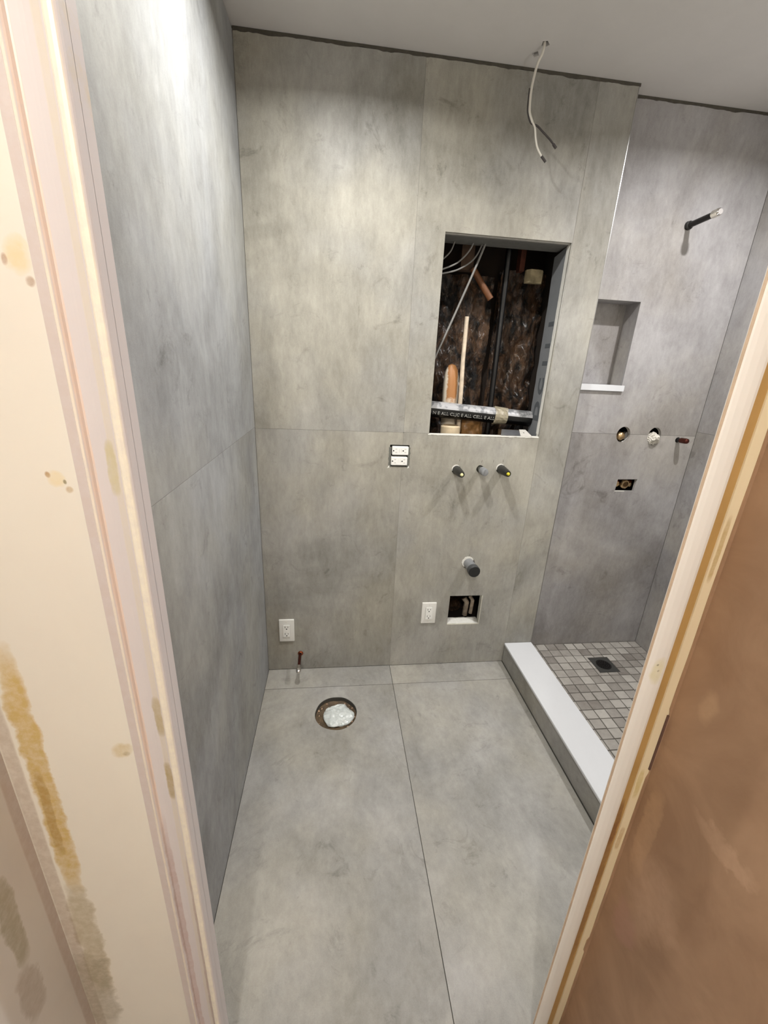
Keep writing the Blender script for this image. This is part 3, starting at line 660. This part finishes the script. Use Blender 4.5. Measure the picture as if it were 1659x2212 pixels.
# two uncovered receptacles in a metal box
t = thing('electrical_box', 'open black electrical box behind the two uncovered outlets', 'electrical box', (0.602, 0.01, 1.108))
bm = bmesh.new(); x0, z0, x1, z1 = GB[0] + .006, GB[1] + .002, GB[2] - .006, GB[3] - .004
box(bm, (x0, 0.0305, z0), (x1, 0.033, z1)); box(bm, (x0, 0.010, z0 - .001), (x0 + .001, 0.031, z1)); box(bm, (x1 - .001, 0.010, z0), (x1, 0.031, z1)); box(bm, (x0, 0.010, z0), (x1, 0.031, z0 + .001)); box(bm, (x0, 0.010, z1 - .001), (x1, 0.031, z1))
obj('box_shell', bm, slot_black, t)
for sx, xx in ((-1, GB[0]), (1, GB[2])):
    bm = bmesh.new()
    for k in range(16):
        zz = GB[1] - 0.002 + 0.0055 * k; a = 0.008 + 0.005 * noise.noise((zz * 80, sx, 1))
        if sx < 0: box(bm, (xx - a * 0.5, -0.0008, zz), (xx + 0.006, 0.012, zz + 0.0056))
        else: box(bm, (xx - 0.006, -0.0008, zz), (xx + a * 0.5, 0.012, zz + 0.0056))
    obj('thinset_smear', bm, thinset, t, label='grey smeared thinset edge')
for xx in (GB[0] - 0.004, GB[2] - 0.002):
    bm = bmesh.new(); prism(bm, [(xx - 0.004, GB[1] - 0.005), (xx + 0.006, GB[1] - 0.003), (xx + 0.004, GB[1] + 0.008), (xx, GB[1] + 0.002)], [], FR_BACK, -0.0014, 0.002)
    obj('caulk_dab', bm, caulk, t)
rc = thing('receptacle', 'upper of two white uncovered outlets in the open wall box', 'outlet', (0.605, 0, 1.133), 'uncovered outlets in the wall box')
cx, cz = 0.605, 1.1325
bm = bmesh.new(); rbox(bm, (cx - 0.0355, -0.006, cz - 0.0188), (cx + 0.0355, 0.020, cz + 0.0188), 0.004)
front = [e for e in bm.edges if all(abs(v.co.y + 0.006) < 1e-5 for v in e.verts)]
bmesh.ops.bevel(bm, geom=front, offset=0.003, segments=3, affect='EDGES')
obj('body', bm, white_plastic, rc, smooth=True)
bm = bmesh.new()
for s in (-1, 1): 
    xx = cx + s * 0.020
    box(bm, (xx - 0.002, -0.0064, cz + 0.0060), (xx + 0.006, -0.0058, cz + 0.0085)); box(bm, (xx - 0.002, -0.0064, cz - 0.0085), (xx + 0.006, -0.0058, cz - 0.0060))
box(bm, (cx - 0.005, -0.0064, cz - 0.008), (cx - 0.0042, -0.0058, cz + 0.008)); box(bm, (cx + 0.0042, -0.0064, cz - 0.008), (cx + 0.005, -0.0058, cz + 0.008))
obj('slots', bm, plain('slot_grey', (186, 184, 180), 0.7), rc)
for xx in (cx - 0.0295, cx + 0.0125):
    bm = bmesh.new(); lathe(bm, (xx, -0.0058, cz), (0, -1, 0), [(0, 0.0030), (0.0007, 0.0030), (0.0007, 0)], 12)
    obj('mounting_hole', bm, slot_black, rc)
dup(rc, (-0.0025, 0, -0.0455), 'lower of two white uncovered outlets in the open wall box')

# ---------------------------------------------------------------- faucet stub-outs and drain stub on the back wall
def valve_stub(x, z, L, tipm, label):
    t = thing('faucet_valve', label, 'faucet valve', (x, 0, z), 'black faucet valve sleeves on the back wall')
    bm = bmesh.new(); lathe(bm, (x, 0.03, z), (0.01, -1, -0.02), [(0, 0.0185), (0.06, 0.0185), (0.03 + L - 0.012, 0.0150), (0.03 + L, 0.0125), (0.03 + L, 0.009), (0.03 + L - 0.006, 0.008), (0.03 + L - 0.006, 0)], 28); obj('sleeve', bm, black_plastic, t, smooth=True)
    bm = bmesh.new(); lathe(bm, (x + 0.001, -L + 0.008, z - 0.002), (0.01, -1, -0.02), [(0, 0.0075), (0.010, 0.0070), (0.014, 0.004), (0.0145, 0)], 18); obj('stem', bm, tipm, t, smooth=True)
    bm = bmesh.new()
    for k in range(22):
        a = math.radians(55 + k * 6.2); a2 = math.radians(55 + (k + 1) * 6.2); wd = 0.0045 * math.sin(math.pi * (k + 0.5) / 22) + 0.001
        ps = [(x + (0.0190) * math.cos(a), z + 0.0190 * math.sin(a)), (x + (0.0190 + wd) * math.cos(a), z + (0.0190 + wd) * math.sin(a)), (x + (0.0190 + wd) * math.cos(a2), z + (0.0190 + wd) * math.sin(a2)), (x + 0.0190 * math.cos(a2), z + 0.0190 * math.sin(a2))]
        prism(bm, ps, [], FR_BACK, -0.0012, 0.004)
    obj('caulk_ring', bm, caulk, t)
    return t
valve_stub(0.864, 1.052, 0.080, plain('cream_stem', (232, 226, 170), 0.4), 'left black valve sleeve with a pale cream stem below the wall opening')
valve_stub(1.069, 1.060, 0.084, plain('yellow_stem', (216, 204, 62), 0.4), 'right black valve sleeve with a yellow stem below the wall opening')
t = thing('spout_stub', 'grey capped spout pipe between the two black valve sleeves', 'pipe stub', (0.972, 0, 1.058))
bm = bmesh.new(); lathe(bm, (0.972, 0.03, 1.058), (0, -1, 0), [(0, 0.0125), (0.062, 0.0125)], 20); obj('pipe', bm, plain('dull_pipe', (96, 96, 90), 0.45, 0.5, var=0.2, scale=80), t, smooth=True)
bm = bmesh.new(); lathe(bm, (0.972, -0.030, 1.058), (0, -1, 0), [(0, 0.0125), (0.002, 0.0172), (0.030, 0.0172), (0.036, 0.0155), (0.038, 0.012), (0.0385, 0)], 24); box(bm, (0.9705, -0.0705, 1.045), (0.9735, -0.066, 1.071)); obj('cap', bm, grey_plastic, t, smooth=True)
for (x, z) in ((0.873, 1.097), (0.976, 1.093), (1.075, 1.096), (1.03, 1.095), (0.973, 0.632)):
    bm = bmesh.new(); prism(bm, [(x - 0.0009, z - 0.006), (x + 0.0004, z - 0.006), (x + 0.0014, z + 0.006), (x + 0.0002, z + 0.006)], [], FR_BACK, -0.0003, 0.001)
    obj('pencil_mark', bm, plain('pencil', (84, 80, 72), 0.9), wall_back)
t = thing('sink_drain_stub', 'grey sink drain pipe stub with black cap sticking out above the square hole', 'drain pipe', (0.973, 0, 0.590))
bm = bmesh.new(); lathe(bm, (0.973, 0.03, 0.590), (0, -1, 0), [(0, 0.0245), (0.118, 0.0245)], 32); obj('pipe', bm, grey_plastic, t, smooth=True)
bm = bmesh.new(); lathe(bm, (0.973, -0.066, 0.590), (0, -1, 0), [(0, 0.0250), (0.001, 0.0282), (0.024, 0.0286), (0.0268, 0.0272)], 32); obj('cap_band', bm, plain('dark_band', (66, 67, 68), 0.45), t, smooth=True)
bm = bmesh.new(); lathe(bm, (0.973, -0.0925, 0.590), (0, -1, 0), [(0, 0.0274), (0.002, 0.0262), (0.003, 0)], 32); obj('cap', bm, black_rubber, t, smooth=True, label='black rubber cap')
bm = bmesh.new()
for k in range(40):
    a = math.radians(30 + k * 4.9); a2 = math.radians(30 + (k + 1) * 4.9); wd = (0.010 + 0.003 * noise.noise((k * .3, 0, 1))) * math.sin(math.pi * (k + 0.5) / 40) ** 0.5
    prism(bm, [(0.973 + 0.0250 * math.cos(a), 0.590 + 0.0250 * math.sin(a)), (0.973 + (0.0250 + wd) * math.cos(a), 0.590 + (0.0250 + wd) * math.sin(a)), (0.973 + (0.0250 + wd) * math.cos(a2), 0.590 + (0.0250 + wd) * math.sin(a2)), (0.973 + 0.0250 * math.cos(a2), 0.590 + 0.0250 * math.sin(a2))], [], FR_BACK, -0.0022, 0.006)
obj('caulk_ring', bm, caulk, t)

# ---------------------------------------------------------------- toilet supply stub and floor drain hole
t = thing('supply_stub', 'copper water supply stub near the floor at the left of back wall', 'pipe stub', (0.157, 0, 0.09))
bm = bmesh.new(); tube(bm, [(0.157, 0.02, 0.090), (0.157, -0.03, 0.089), (0.158, -0.088, 0.084)], 0.0072, 18); obj('pipe', bm, dark_copper, t, smooth=True)
bm = bmesh.new(); lathe(bm, (0.158, -0.080, 0.0850), (0, -1, -0.06), [(0, 0.0074), (0.004, 0.0090), (0.014, 0.0092), (0.018, 0.0118), (0.034, 0.0122), (0.043, 0.0100), (0.048, 0.006), (0.0495, 0)], 22); obj('cap', bm, chrome, t, smooth=True, label='shiny metal end cap')
bm = bmesh.new(); lathe(bm, (0.1595, -0.0002, 0.095), (0, -1, 0), [(0, 0.0135), (0.003, 0.0130), (0.006, 0.0095), (0.0065, 0.0070)], 22); obj('escutcheon', bm, copper, t, smooth=True)
t = thing('toilet_flange', 'round dirty toilet drain hole in the floor stuffed with white plastic', 'toilet drain', (FC[0], FC[1], -0.03))
dirt = plain('flange_dirt', (86, 70, 50), 0.6, var=0.55, scale=55)
bm = bmesh.new(); lathe(bm, (FC[0], FC[1], -0.034), (0, 0, 1), [(0, 0), (0.0, 0.055), (0.004, 0.058), (0.007, 0.070), (0.008, 0.084), (0.012, 0.093), (0.0315, 0.0965)], 48)
for v in bm.verts: v.co.z += 0.0025 * noise.noise(v.co * 60)
obj('flange', bm, dirt, t, smooth=True)
crumb = plain('pale_crumbs', (170, 142, 118), 0.45, 0.3, var=0.4, scale=120)
for k in range(16):
    a = 2 * math.pi * k / 16 + random.uniform(-.15, .15); rr = random.uniform(0.076, 0.088); sz = random.uniform(0.002, 0.0050)
    bm = bmesh.new(); bmesh.ops.create_icosphere(bm, subdivisions=2, radius=sz, matrix=Matrix.Translation((FC[0] + rr * math.cos(a), FC[1] + rr * math.sin(a), -0.0225)))
    for v in bm.verts: v.co += Vector((noise.noise(v.co * 300), noise.noise(v.co * 300 + Vector((5, 5, 5))), 0)) * 0.003
    obj('crumb', bm, crumb, t, smooth=True)
bm = bmesh.new()
bmesh.ops.create_icosphere(bm, subdivisions=5, radius=1.0)
for v in bm.verts:
    p = v.co.copy(); ang = math.atan2(p.y, p.x)
    rr = 0.067 * (1 + 0.22 * noise.noise((math.cos(ang) * 1.5, math.sin(ang) * 1.5, 4)))
    f = abs(noise.noise((p.x * 2.2 + 3, p.y * 3.4, 1))) * 0.6 + abs(noise.noise((p.x * 5 + p.y * 2, p.y * 5, 3))) * 0.35
    v.co = Vector((FC[0] + 0.008 + p.x * rr, FC[1] + 0.010 + p.y * rr, -0.026 + p.z * 0.018 - (0.018 * f if p.z > 0 else 0)))
obj('plastic_bag', bm, plain('white_film', (206, 212, 210), 0.18, Coat_Weight=0.6), smooth=True, label='crumpled white plastic bag plugging the toilet drain hole', cat='plastic bag')

# ---------------------------------------------------------------- shower drain and fittings
t = thing('shower_drain', 'square dark metal drain grate set in the shower mosaic floor', 'drain', (1.727, -0.125, HS))
fr = ((0, 0, HS - 0.0005), (1, 0, 0), (0, 1, 0), (0, 0, -1))
bm = bmesh.new(); prism(bm, rect(*DR), [circ((1.727, -0.125), 0.0375, 36)], fr, 0, 0.004); obj('frame', bm, iron, t)
hs_ = []
for r_, n_ in ((0.0, 1), (0.009, 6), (0.018, 12), (0.027, 18)):
    for k in range(n_): a = 2 * math.pi * k / n_; hs_.append(circ((1.727 + r_ * math.cos(a), -0.125 + r_ * math.sin(a)), 0.0028, 8))
bm = bmesh.new(); prism(bm, circ((1.727, -0.125), 0.0365, 36), hs_, fr, -0.0003, 0.003); obj('grate', bm, steel_dark, t)
bm = bmesh.new(); lathe(bm, (1.727, -0.125, HS - 0.03), (0, 0, 1), [(0, 0), (0, 0.038), (0.026, 0.038)], 24); obj('cup', bm, plain('cup_grey', (34, 34, 33), 0.6), t)

def knob(bm, c, ax, prof): lathe(bm, c, ax, prof, 24)
t = thing('shower_valve', 'brass shower valve stem inside the left round wall hole', 'shower valve', (1.667, BR, 1.215))
bm = bmesh.new(); lathe(bm, (1.660, BR + 0.060, 1.216), (0.03, -1, -0.05), [(0, 0.013), (0.030, 0.013), (0.031, 0.019), (0.050, 0.020), (0.058, 0.017), (0.064, 0.010), (0.066, 0.0)], 20)
for v in bm.verts: v.co += Vector((noise.noise(v.co * 90), 0, noise.noise(v.co * 90 + Vector((3, 3, 3))))) * 0.004
obj('stem', bm, brass, t, smooth=True)
bm = bmesh.new(); box(bm, (1.6815, BR + 0.012, 1.200), (1.697, BR + 0.030, 1.232)); bmesh.ops.rotate(bm, verts=bm.verts, cent=(1.689, BR + .02, 1.216), matrix=Matrix.Rotation(0.5, 3, 'Y')); obj('bracket', bm, plain('valve_bracket', (120, 118, 114), 0.5, 0.6, var=0.2, scale=90), t)
t = thing('shower_valve', 'whitish valve wrapped in paper inside the right round wall hole', 'shower valve', (1.826, BR, 1.210))
bm = bmesh.new(); bmesh.ops.create_icosphere(bm, subdivisions=4, radius=1.0)
for v in bm.verts:
    p = v.co.copy(); n1 = noise.noise(p * 1.6 + Vector((2, 2, 2))); n2 = abs(noise.noise(p * 3.1))
    s = 1.04 + 0.30 * n1 - 0.38 * n2 - 0.12 * abs(noise.noise(p * 7.0))
    v.co = Vector((1.827 + p.x * 0.030 * s, BR + 0.012 + p.y * 0.034 * s, 1.2085 + p.z * 0.029 * s + p.x * p.x * -0.004))
obj('paper_wrap', bm, plain('crumpled_paper', (206, 202, 192), 0.8, var=0.1, scale=60), t, smooth=False)
bm = bmesh.new(); tube(bm, [(1.827, BR + 0.03, 1.209), (1.827, BR + 0.10, 1.209)], 0.012, 16); obj('valve_body', bm, brass, t, smooth=True)
t = thing('pipe_stub', 'short dark copper pipe stub right of the two round shower holes', 'pipe stub', (1.953, BR, 1.2045))
bm = bmesh.new(); tube(bm, [(1.953, BR + 0.03, 1.2045), (1.953, BR - 0.030, 1.206)], 0.0095, 18); obj('pipe', bm, steel_dark, t, smooth=True)
bm = bmesh.new(); lathe(bm, (1.953, BR - 0.018, 1.206), (0.0, -1, 0.05), [(0, 0.0098), (0.002, 0.0125), (0.030, 0.0128), (0.038, 0.011), (0.042, 0.006), (0.043, 0)], 22); obj('cap', bm, dark_copper, t, smooth=True)
t = thing('spout_fitting', 'brass tub spout fitting in the small rectangular hole under the valves', 'pipe fitting', (1.745, BR, 0.977))
bm = bmesh.new(); lathe(bm, (1.745, BR + 0.050, 0.978), (0.05, -1, 0.05), [(0, 0.014), (0.014, 0.014), (0.015, 0.023), (0.036, 0.024), (0.043, 0.019), (0.043, 0.013), (0.036, 0.012), (0.036, 0.0)], 12)
for v in bm.verts: v.co += Vector((noise.noise(v.co * 80), 0, noise.noise(v.co * 80 + Vector((3, 3, 3))))) * 0.003
obj('elbow', bm, brass, t, smooth=True)
bm = bmesh.new(); tube(bm, [(1.695, BR + 0.045, 0.985), (1.80, BR + 0.045, 0.985)], 0.011, 16); obj('pipe', bm, copper, t, smooth=True)
bm = bmesh.new(); lathe(bm, (1.768, BR + 0.045, 0.976), (0.35, -1, 0.0), [(0, 0.010), (0.030, 0.011), (0.032, 0.008), (0.032, 0.0)], 14); obj('nut', bm, brass, t, smooth=True)
bm = bmesh.new(); lathe(bm, (1.745, BR + 0.0065, 0.979), (0.05, -1, 0.05), [(0, 0.0118), (0.0008, 0.0118), (0.0008, 0)], 16); obj('bore', bm, plain('dark_brass', (92, 70, 44), 0.4, 0.8), t)
bm = bmesh.new(); lathe(bm, (1.712, BR + 0.052, 0.975), (-0.2, -1, 0.1), [(0, 0.009), (0.028, 0.010), (0.030, 0.014), (0.036, 0.014), (0.036, 0)], 6); obj('nut', bm, brass, t)
bm = bmesh.new(); box(bm, (1.690, BR - 0.0006, 0.9455), (1.742, BR + 0.004, 0.9485)); obj('chipped_tile_edge', bm, caulk, wall_shower)
t = thing('shower_pipe', 'dark shower arm pipe with a silver threaded tip high on the shower wall', 'shower pipe', (1.733, BR, 2.062))
bm = bmesh.new(); tube(bm, [(1.733, BR + 0.03, 2.062), (1.733, BR - 0.012, 2.062), (1.734, BR - 0.10, 2.066), (1.735, BR - 0.128, 2.068)], [0.0105, 0.0105, 0.0105, 0.0105], 20); obj('pipe', bm, steel_dark, t, smooth=True)
bm = bmesh.new(); lathe(bm, (1.733, BR - 0.001, 2.062), (0, -1, 0), [(0, 0.0150), (0.010, 0.0150), (0.013, 0.011)], 20); obj('collar', bm, black_plastic, t, smooth=True)
bm = bmesh.new(); pr = [(0, 0.0106)]
for k in range(7): pr += [(0.003 + k * 0.0036, 0.0135), (0.0048 + k * 0.0036, 0.0112)]
pr += [(0.030, 0.0125), (0.034, 0.0095), (0.034, 0.0)]
lathe(bm, (1.7345, BR - 0.112, 2.067), (0.01, -1, 0.05), pr, 22); obj('threaded_tip', bm, chrome, t, smooth=True, label='silver threaded tip')

# ---------------------------------------------------------------- ceiling wire
t = thing('ceiling_wire', 'white electrical wire hanging from a ceiling slot and splitting into two ends', 'wire', (0.968, -0.11, H))
main = [(0.968, -0.110, H + 0.02), (0.966, -0.108, 2.425), (0.958, -0.095, 2.400), (0.951, -0.090, 2.344), (0.953, -0.088, 2.300), (0.957, -0.088, 2.280), (0.970, -0.088, 2.258)]
obj('cable', cable(main, 0.0040, 0, ''), cable_white, t, smooth=True)
m2 = [(p[0] - 0.0045, p[1] + 0.003, p[2]) for p in main[3:]]
obj('dark_wire', cable(m2 + [(0.988, -0.088, 2.250), (1.008, -0.089, 2.237), (1.040, -0.090, 2.216), (1.060, -0.090, 2.199)], 0.0030, 0, ''), cable_dark, t, smooth=True, label='dark wire end bending right')
obj('white_wire', cable([(0.970, -0.088, 2.258), (0.980, -0.090, 2.244), (0.988, -0.090, 2.215), (0.999, -0.090, 2.190), (1.018, -0.090, 2.168)], 0.0030, 0, ''), cable_white, t, smooth=True, label='white wire end hanging down')
bm = bmesh.new(); tube(bm, [(1.016, -0.090, 2.170), (1.026, -0.090, 2.162), (1.034, -0.090, 2.155)], 0.0040, 12); obj('wire_nut', bm, cable_dark, t, smooth=True)
bm = bmesh.new(); tube(bm, [(1.052, -0.090, 2.206), (1.064, -0.090, 2.196)], 0.0045, 12); obj('wire_nut', bm, cable_dark, t, smooth=True)
